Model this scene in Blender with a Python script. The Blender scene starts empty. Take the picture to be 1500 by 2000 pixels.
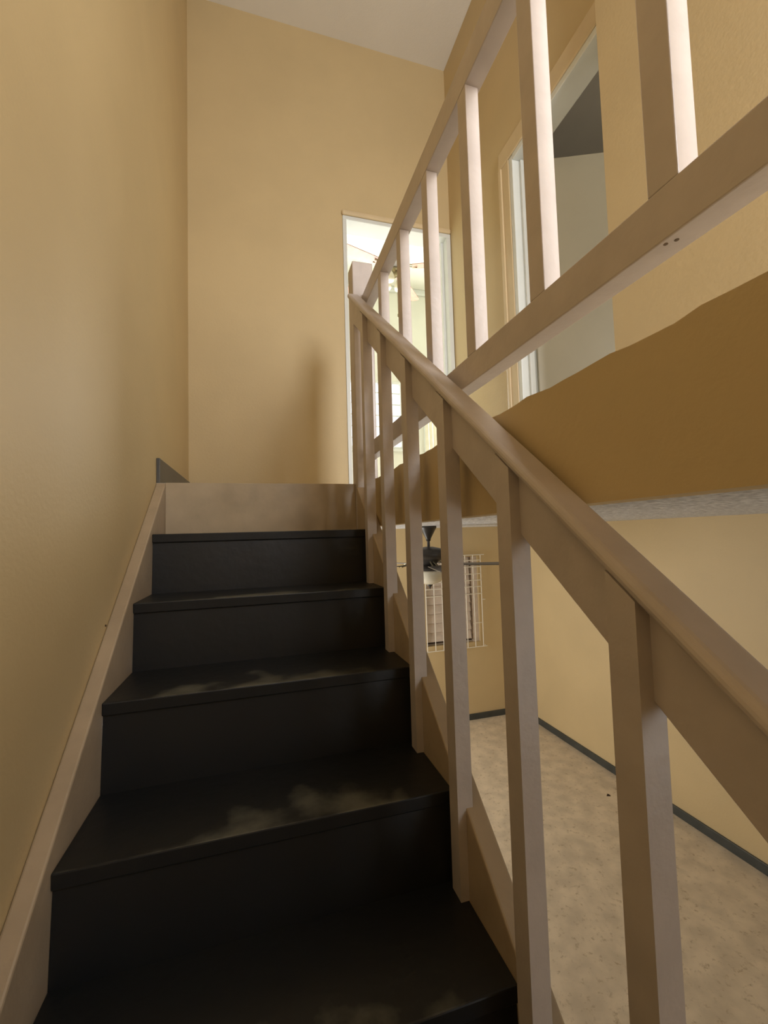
import bpy, bmesh, math, random
from mathutils import Matrix, Vector
random.seed(4)
scene = bpy.context.scene
COL = scene.collection

# ------------------------------------------------------------------ camera
F_PX = 834.65
CAM = Vector((-0.3984, -1.8648, -0.2318))
YAW, PITCH, ROLL = math.radians(16.2452), math.radians(3.0977), math.radians(-1.6417)
fwd = Vector((math.sin(YAW)*math.cos(PITCH), math.cos(YAW)*math.cos(PITCH), math.sin(PITCH)))
rgt = Vector((math.cos(YAW), -math.sin(YAW), 0))
upv = rgt.cross(fwd)
r2 = math.cos(ROLL)*rgt + math.sin(ROLL)*upv
u2 = -math.sin(ROLL)*rgt + math.cos(ROLL)*upv
cd = bpy.data.cameras.new('camera')
cd.sensor_fit = 'HORIZONTAL'; cd.sensor_width = 36.0; cd.lens = F_PX/1500*36.0
cd.clip_start = 0.02
cam = bpy.data.objects.new('camera', cd); COL.objects.link(cam)
m = Matrix.Identity(4)
for i in range(3):
    m[i][0] = r2[i]; m[i][1] = u2[i]; m[i][2] = -fwd[i]; m[i][3] = CAM[i]
cam.matrix_world = m
scene.camera = cam

XWIN = -0.77
# ------------------------------------------------------------------ world, daylight at the windows, exposure
w = bpy.data.worlds.new('sky'); scene.world = w; w.use_nodes = True
bg = w.node_tree.nodes['Background']
bg.inputs[0].default_value = (0.93, 0.97, 1.0, 1); bg.inputs[1].default_value = 2.0

def area(name, loc, aim, sx, sy, watts, col=(1, 1, 1)):
    l = bpy.data.lights.new(name, 'AREA'); l.shape = 'RECTANGLE'; l.size = sx; l.size_y = sy
    l.energy = watts; l.color = col
    o = bpy.data.objects.new(name, l); COL.objects.link(o); o.location = loc
    o.rotation_euler = (Vector(aim)-Vector(loc)).to_track_quat('-Z', 'Y').to_euler()
    return o
# daylight entering by the window at the near end of the upper hall
hw = area('hall_window_daylight', (0.45, -3.10, 1.15), (0.45, 0, 1.05), 0.62, 1.0, 36, (0.96, 0.97, 1.0)); hw.data.spread = math.radians(135)
# daylight entering the far upper room by its two windows
area('far_room_daylight', (1.01, 3.42, 1.36), (1.01, 0, 1.3), 0.85, 0.82, 82, (0.97, 0.99, 1.0))
area('far_room_daylight_side', (2.02, 3.42, 1.3), (2.02, 0, 1.3), 0.5, 1.1, 40, (1.0, 0.98, 0.92))
# daylight entering the lower room by the window in its near wall
area('lower_window_daylight', (1.55, -3.10, -1.0), (1.55, 0, -1.1), 1.3, 1.1, 3, (1.0, 0.95, 0.87))
# daylight entering the lower room by the window beyond the stairs, and a fill light added for the side room
area('lower_side_daylight', (XWIN, 1.62, -1.1), (2.3, 1.4, -0.1), 1.1, 1.0, 31, (1.0, 0.96, 0.90))
area('side_room_fill_light', (1.95, -3.10, 1.4), (1.75, 0, 1.2), 0.9, 1.0, 20, (1.0, 0.95, 0.86))

vs = scene.view_settings
vs.view_transform = 'Standard'; vs.look = 'None'; vs.gamma = 1.0; vs.use_curve_mapping = False
vs.exposure = 0.0

# ------------------------------------------------------------------ materials
def mat(name, col, rough=0.6, var=0.0, scale=6.0, bump=0.0, bscale=120.0, col2=None, spec=0.5, metal=0.0):
    M = bpy.data.materials.new(name); M.use_nodes = True
    nt = M.node_tree; b = nt.nodes['Principled BSDF']
    b.inputs['Roughness'].default_value = rough; b.inputs['Metallic'].default_value = metal
    b.inputs['Specular IOR Level'].default_value = spec
    tc = nt.nodes.new('ShaderNodeNewGeometry')
    n = nt.nodes.new('ShaderNodeTexNoise'); n.inputs['Scale'].default_value = scale; n.inputs['Detail'].default_value = 5
    nt.links.new(tc.outputs['Position'], n.inputs['Vector'])
    mx = nt.nodes.new('ShaderNodeMix'); mx.data_type = 'RGBA'
    c2 = col2 or tuple(c*(1-var) for c in col)
    c1 = col if col2 else tuple(min(1, c*(1+var)) for c in col)
    mx.inputs[6].default_value = (*c1, 1); mx.inputs[7].default_value = (*c2, 1)
    rp = nt.nodes.new('ShaderNodeMapRange'); rp.inputs[1].default_value = 0.35; rp.inputs[2].default_value = 0.65
    nt.links.new(n.outputs['Fac'], rp.inputs[0]); nt.links.new(rp.outputs[0], mx.inputs[0])
    nt.links.new(mx.outputs[2], b.inputs['Base Color'])
    if bump:
        n2 = nt.nodes.new('ShaderNodeTexNoise'); n2.inputs['Scale'].default_value = bscale; n2.inputs['Detail'].default_value = 3
        nt.links.new(tc.outputs['Position'], n2.inputs['Vector'])
        bp = nt.nodes.new('ShaderNodeBump'); bp.inputs['Strength'].default_value = bump; bp.inputs['Distance'].default_value = 0.004
        nt.links.new(n2.outputs['Fac'], bp.inputs['Height']); nt.links.new(bp.outputs[0], b.inputs['Normal'])
    return M
YEL = mat('yellow_wall_paint', (0.63, 0.485, 0.262), 0.55, 0.03, 2.5, 0.15, 90)
YELT = mat('yellow_trim_paint', (0.70, 0.55, 0.33), 0.4, 0.03, 8)
BEI = mat('beige_rail_paint', (0.60, 0.525, 0.475), 0.36, 0.05, 14, 0.22, 60)
BEIS = mat('beige_string_paint', (0.48, 0.375, 0.255), 0.40, 0.07, 11, 0.25, 60)
RISB = mat('beige_landing_riser_paint', (0.50, 0.40, 0.27), 0.30, 0.10, 9, 0.15, 30)
CEI = mat('upper_ceiling_paint', (0.84, 0.81, 0.75), 0.8, 0.02, 3, 0.2, 150)
WHT = mat('white_frame_paint', (0.76, 0.78, 0.74), 0.4, 0.02, 8)
ROOMW = mat('cream_room_paint', (0.80, 0.80, 0.70), 0.7, 0.02, 3)
DOORM = mat('grey_green_door_paint', (0.56, 0.53, 0.42), 0.35, 0.03, 4)
GREYC = mat('side_room_paint', (0.45, 0.43, 0.37), 0.8, 0.03, 4)
GREYD = mat('side_room_ceiling_paint', (0.72, 0.67, 0.56), 0.8, 0.03, 4)
HALLF = mat('pale_hall_floor', (0.62, 0.56, 0.47), 0.5, 0.05, 6)
BASEL = mat('grey_landing_baseboard', (0.105, 0.10, 0.09), 0.4, 0.1, 10)
DARKB = mat('dark_baseboard_paint', (0.055, 0.060, 0.055), 0.4, 0.15, 10)
FANB = mat('dark_bronze_metal', (0.045, 0.040, 0.035), 0.4, 0.1, 10)
FANW = mat('lilac_white_fan_enamel', (0.62, 0.60, 0.66), 0.35, 0.03, 10)
BLADE1 = mat('dark_fan_blade', (0.09, 0.08, 0.07), 0.35, 0.1, 30)
BLADE2 = mat('salmon_wood_blade', (0.42, 0.22, 0.15), 0.4, 0.12, 20)
GLASSC = mat('cream_glass_shade', (0.78, 0.74, 0.60), 0.2, 0.02, 10)
BRASS = mat('aged_brass', (0.30, 0.26, 0.16), 0.3, 0.1, 10, metal=0.8)
GRILW = mat('white_bar_paint', (0.86, 0.82, 0.70), 0.4, 0.02, 10)
BLIND = mat('closed_beige_shutter', (0.72, 0.62, 0.53), 0.5, 0.08, 18, 0.3, 40)
CURT = mat('cream_blind_cloth', (0.80, 0.77, 0.62), 0.8, 0.04, 12)
GAPM = mat('blotchy_brown', (0.20, 0.14, 0.09), 0.8, 0.4, 40)  # blotchy dark brown for the window edge strip and screw holes
SPOTM = mat('dark_debris', (0.05, 0.03, 0.015), 0.8)

def popcorn():
    M = mat('popcorn_ceiling', (0.93, 0.93, 0.93), 0.9, 0, 62, 1.0, 62, col2=(0.46, 0.46, 0.46))
    for n in M.node_tree.nodes:
        if n.type == 'BUMP': n.inputs['Distance'].default_value = 0.02
    return M
POP = popcorn()

def floor_mat():
    M = mat('mottled_beige_floor', (0.66, 0.56, 0.42), 0.45, 0.12, 9, 0.15, 60)
    nt = M.node_tree; b = nt.nodes['Principled BSDF']
    mx = [n for n in nt.nodes if n.type == 'MIX'][0]
    geo = [n for n in nt.nodes if n.type == 'NEW_GEOMETRY'][0]
    n = nt.nodes.new('ShaderNodeTexNoise'); n.inputs['Scale'].default_value = 34; n.inputs['Detail'].default_value = 8; n.inputs['Roughness'].default_value = 0.7
    nt.links.new(geo.outputs['Position'], n.inputs['Vector'])
    r = nt.nodes.new('ShaderNodeMapRange'); r.inputs[1].default_value = 0.56; r.inputs[2].default_value = 0.72
    nt.links.new(n.outputs['Fac'], r.inputs[0])
    m2 = nt.nodes.new('ShaderNodeMix'); m2.data_type = 'RGBA'
    nt.links.new(r.outputs[0], m2.inputs[0]); nt.links.new(mx.outputs[2], m2.inputs[6]); m2.inputs[7].default_value = (0.36, 0.27, 0.16, 1)
    nt.links.new(m2.outputs[2], b.inputs['Base Color'])
    return M
FLO = floor_mat()

def tread_mat():
    """black stair paint, scuffed through to grey near the nosing where feet land"""
    M = bpy.data.materials.new('black_stair_paint'); M.use_nodes = True
    nt = M.node_tree; b = nt.nodes['Principled BSDF']; N = nt.nodes.new; L = nt.links.new
    b.inputs['Roughness'].default_value = 0.42
    tc = N('ShaderNodeTexCoord'); geo = N('ShaderNodeNewGeometry'); sp = N('ShaderNodeSeparateXYZ'); L(tc.outputs['Object'], sp.inputs[0])
    n = N('ShaderNodeTexNoise'); n.inputs['Scale'].default_value = 7; n.inputs['Detail'].default_value = 6; L(geo.outputs['Position'], n.inputs['Vector'])
    def math_(op, a, bb):
        q = N('ShaderNodeMath'); q.operation = op
        for i, v in enumerate((a, bb)):
            if isinstance(v, (int, float)): q.inputs[i].default_value = v
            else: L(v, q.inputs[i])
        return q.outputs[0]
    # distance from nosing (object y 0 at the nosing) and from the middle of the tread
    fy = math_('MULTIPLY', sp.outputs['Y'], -5.5)
    ax = math_('ABSOLUTE', math_('ADD', sp.outputs['X'], 0.40), 0)
    fx = math_('MULTIPLY', ax, -1.9)
    s = math_('ADD', math_('ADD', fy, fx), math_('MULTIPLY', n.outputs['Fac'], 2.4))
    mr = N('ShaderNodeMapRange'); mr.inputs[1].default_value = 0.70; mr.inputs[2].default_value = 1.10; L(s, mr.inputs[0])
    up = N('ShaderNodeSeparateXYZ'); L(geo.outputs['Normal'], up.inputs[0])
    msk = math_('MULTIPLY', mr.outputs[0], math_('GREATER_THAN', up.outputs['Z'], 0.6))
    mx = N('ShaderNodeMix'); mx.data_type = 'RGBA'; L(msk, mx.inputs[0])
    mx.inputs[6].default_value = (0.011, 0.0125, 0.014, 1); mx.inputs[7].default_value = (0.125, 0.125, 0.10, 1)
    L(mx.outputs[2], b.inputs['Base Color'])
    n2 = N('ShaderNodeTexNoise'); n2.inputs['Scale'].default_value = 35; L(geo.outputs['Position'], n2.inputs['Vector'])
    bp = N('ShaderNodeBump'); bp.inputs['Strength'].default_value = 0.2; bp.inputs['Distance'].default_value = 0.004
    L(n2.outputs['Fac'], bp.inputs['Height']); L(bp.outputs[0], b.inputs['Normal'])
    return M
BLK = tread_mat()

# ------------------------------------------------------------------ helpers
def new(name, verts, faces, material, parent=None, bevel=0.0, seg=2, smooth=False):
    me = bpy.data.meshes.new(name); me.from_pydata([tuple(v) for v in verts], [], faces)
    bm = bmesh.new(); bm.from_mesh(me); bmesh.ops.recalc_face_normals(bm, faces=bm.faces)
    if bevel:
        ed = [e for e in bm.edges if len(e.link_faces) == 2 and e.calc_face_angle(0) > 0.5]
        bmesh.ops.bevel(bm, geom=ed, offset=bevel, segments=seg, affect='EDGES', profile=0.5, clamp_overlap=True)
    if smooth:
        for f in bm.faces: f.smooth = True
    bm.to_mesh(me); bm.free()
    me.materials.append(material)
    o = bpy.data.objects.new(name, me); COL.objects.link(o)
    if parent is not None: o.parent = parent
    return o
def box(x0, x1, y0, y1, z0, z1):
    v = [(x0,y0,z0),(x1,y0,z0),(x1,y1,z0),(x0,y1,z0),(x0,y0,z1),(x1,y0,z1),(x1,y1,z1),(x0,y1,z1)]
    f = [(0,3,2,1),(4,5,6,7),(0,1,5,4),(1,2,6,5),(2,3,7,6),(3,0,4,7)]
    return v, f
def join(parts):
    V, Fs = [], []
    for v, f in parts:
        n = len(V); V += v; Fs += [tuple(i+n for i in q) for q in f]
    return V, Fs
def extx(poly, x0, x1):
    """(y, z) polygon extruded along x"""
    n = len(poly)
    v = [(x0, y, z) for y, z in poly] + [(x1, y, z) for y, z in poly]
    f = [tuple(range(n)), tuple(range(2*n-1, n-1, -1))] + [(i, (i+1) % n, n+(i+1) % n, n+i) for i in range(n)]
    return v, f
def lathe(prof, n=28, c=(0,0,0)):
    v, f = [], []
    for r, z in prof:
        for k in range(n):
            a = 2*math.pi*k/n; v.append((c[0]+r*math.cos(a), c[1]+r*math.sin(a), c[2]+z))
    for i in range(len(prof)-1):
        for k in range(n):
            f.append((i*n+k, i*n+(k+1) % n, (i+1)*n+(k+1) % n, (i+1)*n+k))
    f.append(tuple(range(n-1, -1, -1))); f.append(tuple((len(prof)-1)*n+k for k in range(n)))
    return v, f
def bar(p, q, r, n=8):
    p, q = Vector(p), Vector(q); d = (q-p).normalized()
    a = d.orthogonal().normalized(); b = d.cross(a)
    v = []
    for e in (p, q):
        for k in range(n):
            t = 2*math.pi*k/n; v.append(tuple(e+r*(math.cos(t)*a+math.sin(t)*b)))
    f = [(k, (k+1) % n, n+(k+1) % n, n+k) for k in range(n)] + [tuple(range(n-1, -1, -1)), tuple(range(n, 2*n))]
    return v, f
def tag(o, label, cat, kind=None, group=None):
    o['label'] = label; o['category'] = cat
    if kind: o['kind'] = kind
    if group: o['group'] = group
    return o
def thing(name, loc, label, cat, kind=None):
    o = bpy.data.objects.new(name, None); COL.objects.link(o); o.location = loc; o.empty_display_size = 0.1
    return tag(o, label, cat, kind)
def struct(name, parts, material, label, cat, **k):
    return tag(new(name, *join(parts), material, **k), label, cat, 'structure')
def child(name, parts, material, parent, **k):
    """part given in world coordinates under a thing at parent.location"""
    o = new(name, *join(parts), material, parent, **k)
    o.matrix_parent_inverse = Matrix.Translation(-parent.location) if parent.parent is None else Matrix.Translation(-parent.location)
    return o
def sub(name, parts, material, parent, **k):
    """sub-part in world coordinates under a part whose own transform is the thing's inverse (identity in the world)"""
    return new(name, *join(parts), material, parent, **k)

# ------------------------------------------------------------------ dimensions
XW = -0.79            # left wall
XS = -0.755           # inner face of wall skirt
YB = 0.807            # back wall of the landing
YN = -3.2             # near end of the house
ZC = 3.13             # upper ceiling
XR = 0.928            # hall wall with the door
XP = 0.86             # nearer hall wall, proud of the door wall
XF = 0.052            # fascia at the hall edge
ZL = -2.2             # lower floor
ZLC = -0.172          # lower ceiling
XLR = 2.319           # lower right wall
YLB = 2.33            # lower back wall
YFR = 3.5             # far wall of the upper room
XFR = 2.75            # its right wall
T = 0.12

# ------------------------------------------------------------------ setting: upper storey
wl = struct('wall_left', [box(XW-T, XW, YN-T, YB+T, ZL-T, ZC), box(XW-T, XW, YB+T, 1.07, ZL-T, 0), box(XW-T, XW, 2.17, 2.5, ZL-T, 0), box(XW-T, XW, 1.07, 2.17, ZL-T, -1.6), box(XW-T, XW, 1.07, 2.17, -0.6, 0)], YEL, 'tall plain yellow wall running up the left side of the black stairs', 'wall')
D1L, D1R, D1T = 0.150, 0.925, 1.885
struct('wall_back', [box(XW, D1L, YB, YB+T, -0.17, ZC), box(D1L, XR+T, YB, YB+T, D1T, ZC), box(D1R, XR+T, YB, YB+T, -0.17, D1T)], YEL,
       'yellow wall facing the stairs with a doorway at its right end', 'wall')
D2N, D2F, D2T = -0.60, 0.045, 1.775
struct('wall_right', [box(XR, XR+0.1, -0.66, D2N, 0, ZC), box(XR, XR+0.1, D2N, D2F, D2T, ZC), box(XR, XR+0.1, D2F, YB, 0, ZC)], YEL,
       'yellow upper hall wall holding the doorway with the open door', 'wall')
struct('wall_right_near', [box(XP, XR+0.1, YN, -0.635, 0, ZC)], YEL, 'yellow upper hall wall standing proud at the right edge behind the guard rail', 'wall')
struct('ceiling', [box(XW-T, XR+0.1, YN-T, YB+T, ZC, ZC+T)], CEI, 'pale plain ceiling high above the stairs', 'ceiling')
struct('floor_upper', [box(XW, 0.012, 0.0, YB+T, -0.18, 0.0), box(0.103, XR, YN, YB, ZLC+0.01, -0.004), box(0.012, .052, 0.036, YB, -.18, -0.004),
                       box(-0.5, XFR, YB, YFR, ZLC+0.01, -0.004), box(XR, 3.4, YN, YB, ZLC+0.01, -0.004)], HALLF,
       'upper floor of landing and hall at the head of the stairs', 'floor')
struct('wall_near', [box(XW, 0.14, YN-T, YN, -2.2, ZC), box(0.14, 0.76, YN-T, YN, -0.1, 0.65), box(0.14, 0.76, YN-T, YN, 1.65, ZC), box(0.76, 1.5, YN-T, YN, -0.1, ZC), box(1.5, 2.4, YN-T, YN, -0.1, 0.9), box(1.5, 2.4, YN-T, YN, 1.9, ZC), box(2.4, 3.4, YN-T, YN, -0.1, ZC),
                     box(0.14, 0.9, YN-T, YN, ZL, -0.1), box(0.9, 2.2, YN-T, YN, ZL, -1.55), box(0.9, 2.2, YN-T, YN, -0.45, -0.1), box(2.2, 3.4, YN-T, YN, ZL, -0.1)], YEL,
       'yellow wall at the near end of the house behind the viewer', 'wall')

# fascia along the hall edge, its top edge a little ragged with paint
vv, ff = [], []
ys = [YN + (0.8-YN)*i/130 for i in range(131)]
for i, y in enumerate(ys):
    d = 0.0018*math.sin(i*1.1)+0.0018*random.uniform(-1, 1)
    vv += [(XF, y, -0.195), (XF, y, -0.001+d), (XF+0.05, y, -0.001+d), (XF+0.05, y, -0.195)]
    if i:
        a, b = 4*(i-1), 4*i
        ff += [(a, b, b+1, a+1), (a+1, b+1, b+2, a+2), (a+2, b+2, b+3, a+3), (a+3, b+3, b, a)]
ff += [(0, 1, 2, 3), (len(vv)-4, len(vv)-1, len(vv)-2, len(vv)-3)]
fas = tag(new('trim_1', vv, ff, YEL), 'deep yellow fascia closing the edge of the upper hall floor under the guard rail', 'fascia', 'structure')

# baseboard on the landing
bb = [(0, 0), (0, 0.099), (0.75, 0.099), (0.75, 0)]
struct('baseboard_left', [extx([(0.0, 0.0), (0.0, 0.1), (YB, 0.1), (YB, 0.0)], XW, XW+0.013)], BASEL,
       'dark grey baseboard on the left wall where the landing begins', 'baseboard', bevel=0.002)

# doorway in the back wall
d1 = thing('door_1', ((D1L+D1R)/2, YB, 0), 'white framed doorway in the back wall opening into the bright far room', 'doorway', 'structure')
child('jamb', [box(D1L, D1L+0.026, YB-0.012, YB+T+0.01, 0, D1T-0.026)], WHT, d1, bevel=0.003)
child('jamb', [box(D1R-0.030, D1R, YB-0.012, YB+T+0.01, 0, D1T-0.026)], WHT, d1, bevel=0.003)
child('head', [box(D1L, D1R, YB-0.012, YB+T+0.01, D1T-0.026, D1T)], WHT, d1, bevel=0.003)
child('stop', [box(D1R-0.048, D1R-0.030, YB+0.05, YB+0.09, 0, D1T-0.026), box(D1L+0.026, D1L+0.034, YB+0.05, YB+0.09, 0, D1T-0.026)], WHT, d1, bevel=0.002)
child('head_moulding', [box(D1L-0.005, XR-0.001, YB-0.022, YB, D1T+0.001, D1T+0.036)], YELT, d1, bevel=0.012, seg=3)

# doorway in the hall wall and its open door
d2 = thing('door_2', (XR, -0.25, 0), 'hall doorway with yellow casing and a grey-green door standing open inside', 'doorway', 'structure')
child('casing_head', [box(XR-0.018, XR, D2N, D2F+0.095, D2T+0.004, D2T+0.10)], YELT, d2, bevel=0.005)
child('casing_side', [box(XR-0.016, XR, D2F+0.004, D2F+0.088, 0, D2T+0.003)], YELT, d2, bevel=0.005)
child('casing_bead', [box(XR-0.024, XR-0.002, D2F+0.066, D2F+0.095, 0, D2T+0.003)], YELT, d2, bevel=0.007, seg=3)
child('jamb', [box(XR-0.012, XR+0.105, D2F-0.028, D2F+0.004, 0, D2T)], WHT, d2, bevel=0.004)
child('jamb_stop', [box(XR+0.03, XR+0.06, D2F-0.044, D2F-0.028, 0, D2T-0.03)], WHT, d2, bevel=0.003)
child('head', [box(XR-0.012, XR+0.105, D2N, D2F-0.028, D2T-0.028, D2T+0.004)], WHT, d2, bevel=0.004)
hx, hy = XR+0.075, D2F-0.048
dirx, diry = 0.925, -0.38
nx, ny = 0.38, 0.925
def leafbox(a0, a1, t0, t1, z0, z1):
    v, f = box(a0, a1, t0, t1, z0, z1)
    return [(hx+a*dirx+t*nx, hy+a*diry+t*ny, z) for a, t, z in v], f
lf = child('door_leaf', [leafbox(0.0, 0.60, 0.0, 0.035, 0.01, 1.742)], DOORM, d2, bevel=0.004)
sub('hinge', [leafbox(-0.008, 0.004, -0.006, 0.006, 1.50, 1.59)], BRASS, lf)
sub('hinge', [leafbox(-0.008, 0.004, -0.006, 0.006, 0.15, 0.24)], BRASS, lf)

# side room behind that door
struct('wall_side_room', [box(3.3, 3.4, YN, YB+T, 0, 2.6), box(XR+0.1, 3.4, YB, YB+T, 0, 2.6)], GREYC, 'dim grey walls of the side room behind the hall door', 'wall')
struct('ceiling_side_room', [box(XR+0.1, 3.4, YN, YB+T, 2.6, 2.7)], GREYD, 'dim grey ceiling seen through the hall doorway above the open door', 'ceiling')

# far upper room
W1 = (0.55, 1.47, 0.90, 1.82); W2 = (1.76, 2.28, 0.70, 1.90)
def wallgrid(x0, x1, z0, z1, holes, ya, yb):
    xs = sorted({x0, x1, *[h[0] for h in holes], *[h[1] for h in holes]}); zs = sorted({z0, z1, *[h[2] for h in holes], *[h[3] for h in holes]})
    out = []
    for a, b in zip(xs, xs[1:]):
        for c, d in zip(zs, zs[1:]):
            mx_, mz = (a+b)/2, (c+d)/2
            if not any(h[0] < mx_ < h[1] and h[2] < mz < h[3] for h in holes): out.append(box(a, b, ya, yb, c, d))
    return out
struct('wall_far', wallgrid(-0.5, XFR, 0, ZC, [W1, W2], YFR, YFR+T), ROOMW, 'cream far wall with windows seen through the back doorway', 'wall')
struct('wall_far_sides', [box(-0.6, -0.5, YB+T, YFR+T, 0, ZC), box(XFR, XFR+0.1, YB+T, YFR+T, 0, ZC), box(XR+T, XFR, YB, YB+T, 0, ZC), box(-0.5, D1L, YB+T, YB+T+.012, 0, ZC)], ROOMW,
       'cream side walls of the bright far room', 'wall')
struct('ceiling_far', [box(-0.6, XFR+0.1, YB+T, YFR+T, ZC, ZC+T)], ROOMW, 'cream ceiling of the bright far room', 'ceiling')
struct('trim_2', [box(-0.5, XFR, YFR-0.04, YFR, ZC-0.07, ZC)], WHT, 'pale cornice where the far wall meets the ceiling', 'cornice', bevel=0.01)

def window(name, W, y, side, label, nv, nh, frame_mat=WHT, pane=None):
    x0, x1, z0, z1 = W
    t = thing(name, ((x0+x1)/2, y, z0), label, 'window', 'structure')
    ya, yb = (y-0.015, y+0.05) if side > 0 else (y-0.05, y+0.015)
    child('frame', [box(x0, x0+0.035, ya, yb, z0, z1), box(x1-0.035, x1, ya, yb, z0, z1), box(x0+.035, x1-.035, ya, yb, z0, z0+0.035), box(x0+.035, x1-.035, ya, yb, z1-0.035, z1)], frame_mat, t, bevel=0.004)
    for i in range(1, nv):
        x = x0+(x1-x0)*i/nv; child('muntin', [box(x-0.009, x+0.009, y, y+0.02*side if side > 0 else y+0.02, z0+.035, z1-.035)], frame_mat, t)
    for i in range(1, nh):
        z = z0+(z1-z0)*i/nh; child('muntin', [box(x0+.035, x1-.035, y+0.021, y+0.033, z-0.008, z+0.008)], frame_mat, t)
    child('sill', [box(x0-0.03, x1+0.03, y-0.05*side if side > 0 else y, y if side > 0 else y+0.05, z0-0.03, z0)], frame_mat, t, bevel=0.004)
    return t
window('window_1', W1, YFR, 1, 'blown-out bright window with white bars in the far upper room', 6, 6)
w2 = window('window_2', W2, YFR, 1, 'cream window with vertical blinds at the right of the far upper room', 2, 1)
for i in range(9):
    x = W2[0]+0.03+i*0.0575
    child('blind_slat', [extx([(YFR-0.045, W2[2]-0.08), (YFR-0.043, W2[2]-0.08), (YFR-0.043, W2[3]+0.03), (YFR-0.045, W2[3]+0.03)], x-0.026, x+0.026)], CURT, w2)

# ------------------------------------------------------------------ setting: lower storey
struct('floor', [box(XW, XLR+T, YN, YLB+T, ZL-T, ZL)], FLO, 'mottled beige lower floor seen between the stair balusters', 'floor')
struct('ceiling_lower', [box(XF+0.05, XLR+T, YN, YLB+T, ZLC, ZLC+0.009), box(XW, XF+0.05, YB+0.0, YLB+T, ZLC, ZLC+0.009)], POP,
       'strip of rough white popcorn ceiling over the lower room', 'ceiling')
struct('ceiling_lower_landing', [box(XW, XF+0.05, 0.0, YB, -0.192, -0.181)], POP, 'underside of the landing above the lower room', 'ceiling')
struct('wall_lower_right', [box(XLR, XLR+T, YN, YLB+T, ZL, ZLC)], YEL, 'yellow lower wall at right below the upper hall floor', 'wall')
LW = (1.245, 1.865, -1.40, -0.49)
struct('wall_lower_back', wallgrid(XW, XLR, ZL, ZLC, [LW], YLB, YLB+T), YEL, 'yellow lower back wall holding the barred window', 'wall')
struct('baseboard_right', [extx([(YN, ZL), (YN, ZL+0.06), (YLB-.014, ZL+0.06), (YLB-.014, ZL)], XLR-0.014, XLR)], DARKB, 'dark baseboard along the foot of the lower right wall', 'baseboard', bevel=0.002)
struct('baseboard_back', [box(XW, XLR, YLB-0.014, YLB, ZL, ZL+0.06)], DARKB, 'dark baseboard along the foot of the lower back wall', 'baseboard', bevel=0.002)

# ------------------------------------------------------------------ staircase
NY = [0.0, -0.225, -0.455, -0.706, -0.952, -1.19, -1.43, -1.67, -1.91, -2.15, -2.39]
NZ = [0.0, -0.206, -0.409, -0.602, -0.803, -0.990, -1.190, -1.392, -1.594, -1.796, -1.998]
st = thing('staircase', (-0.38, -2.4, ZL), 'steep straight staircase with worn black treads between beige stringers', 'staircase')
for k in range(1, len(NY)):
    back = NY[k-1]
    # tread in local coordinates, nosing at y = 0
    me = box(XS, 0.008, -0.004, back-NY[k]+0.020, -0.030, 0.0)
    o = new('tread', *me, BLK, st, bevel=0.003, seg=2)
    o.location = Vector((0, NY[k], NZ[k])) - st.location
for k in range(0, len(NY)):
    zb = NZ[k+1] if k+1 < len(NZ) else ZL
    top = NZ[k]-0.030 if k else 0.0
    y = NY[k]
    poly = [(y-0.010, zb), (y+0.004, top), (y+0.022, top), (y+0.022, zb)] if k else [(y-0.016, zb), (y-0.012, top), (y+0.0, top), (y+0.0, zb)]
    if k == 0: child('riser', [extx(poly, XS, 0.012)], RISB, st, bevel=0.002)
    else: child('riser', [extx(poly, XS+0.001, 0.007)], BLK, st)
def strz(y): return 0.82*y+0.030
def skz(y): return 0.80*y-0.002
ye = -2.5
child('wall_string', [extx([(-0.001, 0.0), (-0.001, -0.2), (-0.001, -0.26), (ye, skz(ye)-0.30), (ye, skz(ye))], XW+0.0005, XS)], BEIS, st, bevel=0.004)
child('outer_string', [extx([(-0.061, strz(-0.061)), (-0.061, -0.26), (ye, strz(ye)-0.30), (ye, strz(ye))], 0.008, 0.050)], BEIS, st, bevel=0.004)
sub('nail_mark', [bar((XW+0.0005, -0.574, -0.447), (XW+0.003, -0.574, -0.447), 0.0025)], SPOTM, wl)

# ------------------------------------------------------------------ stair railing
def capz(y): return 0.79*y+0.867      # underside of the handrail
def brdz(y): return 0.79*y+0.758      # underside of the rail board
sr = thing('stair_railing', (0.0, -1.4, -1.2), 'beige painted stair railing with sloping handrail, square balusters and newel post', 'railing')
yt, yb_ = -0.060, -2.55
hr = child('handrail', [extx([(yt, capz(yt)), (yt, capz(yt)+0.026), (yb_, capz(yb_)+0.026), (yb_, capz(yb_))], -0.015, 0.041)], BEI, sr, bevel=0.010, seg=4)
child('rail_board', [extx([(yt, brdz(yt)), (yt, capz(yt)), (yb_, capz(yb_)), (yb_, brdz(yb_))], 0.008, 0.036)], BEI, sr, bevel=0.002)
nw = child('newel_post', [box(0.012, 0.106, -0.060, 0.034, -0.206, 1.0)], BEI, sr, bevel=0.005)
YS = [-0.312, -0.547, -0.781, -1.020, -1.261, -1.492, -1.728, -1.964, -2.2, -2.42]
for y in YS:
    y0, y1 = y, y+0.040
    k = max(i for i in range(len(NY)) if NY[i] >= y1-0.004) + 1
    zt = NZ[k] if k < len(NZ) else ZL
    ring = lambda y: [(-0.011, y, zt), (0.008, y, zt), (0.008, y, strz(y)), (0.0235, y, strz(y)), (0.0235, y, brdz(y)), (0.008, y, brdz(y)), (0.008, y, capz(y)), (-0.011, y, capz(y))]
    n = 8
    child('baluster', [(ring(y0)+ring(y1), [tuple(range(n)), tuple(range(2*n-1, n-1, -1))]+[(i, (i+1) % n, n+(i+1) % n, n+i) for i in range(n)])], BEI, sr)

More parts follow.
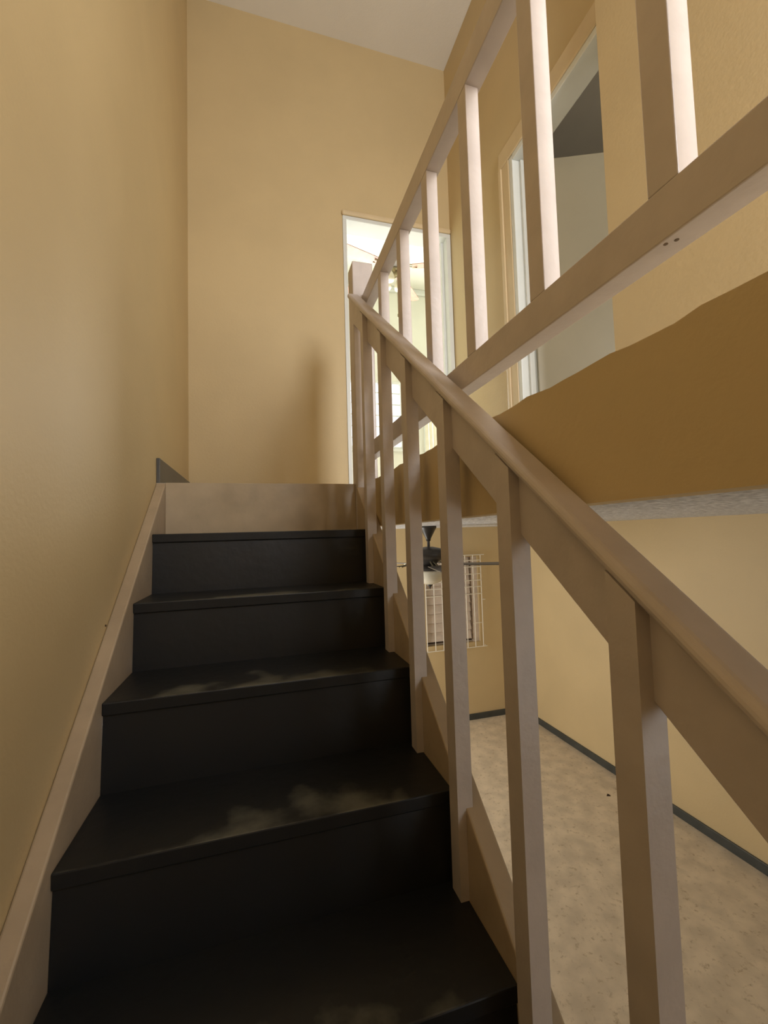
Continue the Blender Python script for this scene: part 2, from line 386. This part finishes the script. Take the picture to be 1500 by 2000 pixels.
# ------------------------------------------------------------------ guard railing of the upper hall
gr = thing('guard_railing', (0.07, -1.6, 0.0945), 'beige guard railing along the edge of the upper hall with square balusters between two rails', 'railing')
child('top_rail', [box(0.056, 0.097, YN, -0.060, 0.7765, 0.847)], BEI, gr, bevel=0.002)
child('bottom_rail', [box(0.056, 0.094, YN, -0.060, 0.1004, 0.1635)], BEI, gr, bevel=0.002)
for x_, y_ in ((0.070, -1.503), (0.064, -1.494)):
    child('screw_hole', [bar((x_, y_, 0.0998), (x_, y_, 0.103), 0.0025, 8)], GAPM, gr)
y = -0.348
while y > YN+0.1:
    child('baluster', [box(0.0565, 0.089, y, y+0.040, 0.1635, 0.7765)], BEI, gr, bevel=0.0015)
    y -= 0.2345

# ------------------------------------------------------------------ ceiling fans
def blade(a, r0, r1, w0, w1, z, c, pitch=0.12, tip=0.05, th=0.006):
    """rounded blade in plan"""
    pts = [(r0, -w0/2), (r1-tip, -w1/2)]
    for k in range(1, 8):
        t = -math.pi/2+math.pi*k/8; pts.append((r1-tip+tip*math.cos(t), w1/2*math.sin(t)))
    pts += [(r1-tip, w1/2), (r0, w0/2)]
    n = len(pts); v = []
    for s in (0, 1):
        for r, q in pts:
            zz = z+q*math.tan(pitch)+s*th
            v.append((c[0]+r*math.cos(a)-q*math.sin(a), c[1]+r*math.sin(a)+q*math.cos(a), zz))
    f = [tuple(range(n-1, -1, -1)), tuple(range(n, 2*n))]+[(i, (i+1) % n, n+(i+1) % n, n+i) for i in range(n)]
    return v, f
def irons(a, r0, r1, z, c):
    d = Vector((math.cos(a), math.sin(a), 0)); p = Vector(c)
    s = Vector((-math.sin(a), math.cos(a), 0))
    return [bar(p+d*r0+s*0.012+Vector((0,0,z+0.03)), p+d*r1+s*0.02+Vector((0,0,z-0.004)), 0.006, 6), bar(p+d*r0-s*0.012+Vector((0,0,z+0.03)), p+d*r1-s*0.02+Vector((0,0,z-0.004)), 0.006, 6)]

c = (0.843, 1.2, 0)
lfan = thing('ceiling_fan', (c[0], c[1], ZLC), 'dark bronze ceiling fan with cream glass bowl hanging in the lower room', 'ceiling fan')
child('canopy', [lathe([(0.064, ZLC), (0.066, ZLC-0.012), (0.055, ZLC-0.03), (0.020, ZLC-0.095), (0.016, ZLC-0.115)], 28, c)], FANB, lfan, smooth=True)
child('downrod', [bar((c[0], c[1], ZLC-0.10), (c[0], c[1], -0.345), 0.011, 12)], FANB, lfan, smooth=False)
child('motor_housing', [lathe([(0.03, -0.330), (0.10, -0.345), (0.135, -0.362), (0.140, -0.400), (0.115, -0.425), (0.07, -0.445), (0.05, -0.470)], 32, c)], FANB, lfan, smooth=True)
for k, a in enumerate((-100, -28, 44, 116, 188)):
    a = math.radians(a)
    b_ = child('fan_blade', [blade(a, 0.19, 0.64, 0.10, 0.135, -0.468, c, 0.06)], BLADE1, lfan)
    sub('blade_iron', irons(a, 0.10, 0.25, -0.468, c), BRASS, b_)
child('light_fitting', [lathe([(0.05, -0.470), (0.105, -0.485), (0.118, -0.500), (0.118, -0.508)], 28, c)], FANB, lfan, smooth=True)
child('glass_bowl', [lathe([(0.116, -0.508), (0.120, -0.520), (0.112, -0.560), (0.085, -0.595), (0.04, -0.614), (0.004, -0.618)], 28, c)], GLASSC, lfan, smooth=True)
child('finial', [lathe([(0.022, -0.612), (0.024, -0.620), (0.010, -0.634), (0.002, -0.652)], 16, c)], FANB, lfan, smooth=True)

c = (0.968, 2.2, 0)
ufan = thing('ceiling_fan', (c[0], c[1], ZC), 'pale ceiling fan with salmon wooden blades in the bright far room', 'ceiling fan')
child('canopy', [lathe([(0.07, ZC), (0.07, ZC-0.02), (0.05, ZC-0.06), (0.018, ZC-0.09)], 24, c)], FANW, ufan, smooth=True)
child('downrod', [bar((c[0], c[1], ZC-0.08), (c[0], c[1], 2.68), 0.012, 12)], FANW, ufan)
child('motor_housing', [lathe([(0.03, 2.69), (0.06, 2.675), (0.075, 2.655), (0.11, 2.645), (0.115, 2.60), (0.105, 2.56), (0.07, 2.54), (0.045, 2.52)], 32, c)], FANW, ufan, smooth=True)
for k in range(5):
    a = math.radians(-20+72*k)
    b_ = child('fan_blade', [blade(a, 0.19, 0.69, 0.10, 0.14, 2.53, c, 0.16)], BLADE2, ufan)
    sub('blade_iron', irons(a, 0.08, 0.24, 2.53, c), BRASS, b_)
child('light_fitting', [lathe([(0.045, 2.52), (0.06, 2.50), (0.06, 2.46), (0.03, 2.44), (0.01, 2.42)], 24, c)], BRASS, ufan, smooth=True)
for k in range(4):
    a = math.radians(40+90*k); p = Vector((c[0]+0.10*math.cos(a), c[1]+0.10*math.sin(a), 0))
    sh = child('glass_shade', [lathe([(0.018, 2.46), (0.03, 2.445), (0.05, 2.40), (0.055, 2.36), (0.05, 2.345)], 20, p)], GLASSC, ufan, smooth=True)
    sub('lamp_arm', [bar((c[0]+0.04*math.cos(a), c[1]+0.04*math.sin(a), 2.48), (p.x, p.y, 2.46), 0.008)], BRASS, sh)
child('pull_chain', [bar((c[0]+0.02, c[1]-0.03, 2.44), (c[0]+0.02, c[1]-0.03, 2.02), 0.0018, 5), lathe([(0.002, 2.03), (0.007, 2.02), (0.007, 2.0), (0.002, 1.99)], 10, (c[0]+0.02, c[1]-0.03, 0))], BRASS, ufan)

# ------------------------------------------------------------------ lower window, shutter and white grille
wt = thing('window_3', ((LW[0]+LW[1])/2, YLB, LW[2]), 'closed beige window behind the white grille on the lower back wall', 'window', 'structure')
child('shutter_panel', [box(LW[0], LW[1], YLB+0.055, YLB+0.075, LW[2], LW[3])], BLIND, wt)
for i in range(9):
    z0 = LW[2]+0.035+i*(LW[3]-LW[2]-0.04)/9
    h = (LW[3]-LW[2]-0.04)/9-0.006
    child('shutter_slat', [extx([(YLB+0.03, z0), (YLB+0.055, z0), (YLB+0.055, z0+h), (YLB+0.048, z0+h)], LW[0]+0.01, LW[1]-0.09)], BLIND, wt)
child('dark_edge', [box(LW[1]-0.086, LW[1]-0.072, YLB+0.03, YLB+0.055, LW[2]+0.03, LW[3])], GAPM, wt)
child('side_panel', [box(LW[1]-0.07, LW[1], YLB+0.03, YLB+0.055, LW[2], LW[3])], BLIND, wt)
child('sill_dark_line', [box(LW[0], LW[1]-0.09, YLB+0.028, YLB+0.05, LW[2]+0.018, LW[2]+0.030)], SPOTM, wt)  # thin dark line at the window sill
GY = YLB-0.04
g = thing('window_grille', (1.55, GY, -1.43), 'white welded wire grille fixed over the lower back window', 'grille')
gz = [-0.470, -0.527, -0.596, -0.672, -0.740, -0.807, -0.883, -1.440]
for i in range(8):
    x = 1.236+i*0.0915
    child('upright_bar', [bar((x, GY, gz[-1]-0.004), (x, GY, gz[0]+0.004), 0.0042, 6)], GRILW, g)
for i, z in enumerate(gz):
    x1 = 1.236+7*0.0915 + (0.04 if i in (0, 7) else 0.0)
    child('cross_bar', [bar((1.236-(0.04 if i in (0, 7) else 0), GY-0.007, z), (x1, GY-0.007, z), 0.0048, 6)], GRILW, g)
child('cross_bar', [bar((1.76, GY-0.007, -1.19), (1.88, GY-0.007, -1.19), 0.0042, 6)], GRILW, g)
for x, z in ((1.912, gz[0]), (1.916, -0.95), (1.912, gz[-1]), (1.20, gz[0]), (1.20, gz[-1])):
    child('wall_anchor', [bar((x-0.03 if x > 1.5 else x+0.03, GY, z), (x, GY, z), 0.004, 6), bar((x, GY, z), (x, YLB, z), 0.004, 6)], GRILW, g)

# ------------------------------------------------------------------ windows behind the viewer that let the daylight in
window('window_4', (0.14, 0.76, 0.65, 1.65), YN, -1, 'white framed window at the near end of the upper hall', 2, 2)
window('window_6', (1.5, 2.4, 0.9, 1.9), YN, -1, 'unseen white framed window added to light the side room', 2, 2)  # invented opening, placed so the fill light reaches the open door
window('window_5', (0.9, 2.2, -1.55, -0.45), YN, -1, 'white framed window in the near wall of the lower room', 3, 2)

# ------------------------------------------------------------------ debris on the lower floor
for i, (x, y, s, lab) in enumerate([(2.053, 0.831, 0.014, 'small dark scrap of debris near the lower right baseboard')]):
    vv = []; n = 9
    for k in range(n):
        a = 2*math.pi*k/n; r = s*random.uniform(0.5, 1.3); vv.append((x+r*math.cos(a)*1.4, y+r*math.sin(a), ZL+0.0005))
    top = [(x+random.uniform(-.3, .3)*s, y, ZL+0.008)]
    o = new('debris_scrap', vv+top, [tuple(range(n))]+[(k, (k+1) % n, n) for k in range(n)], SPOTM)
    tag(o, lab, 'debris')
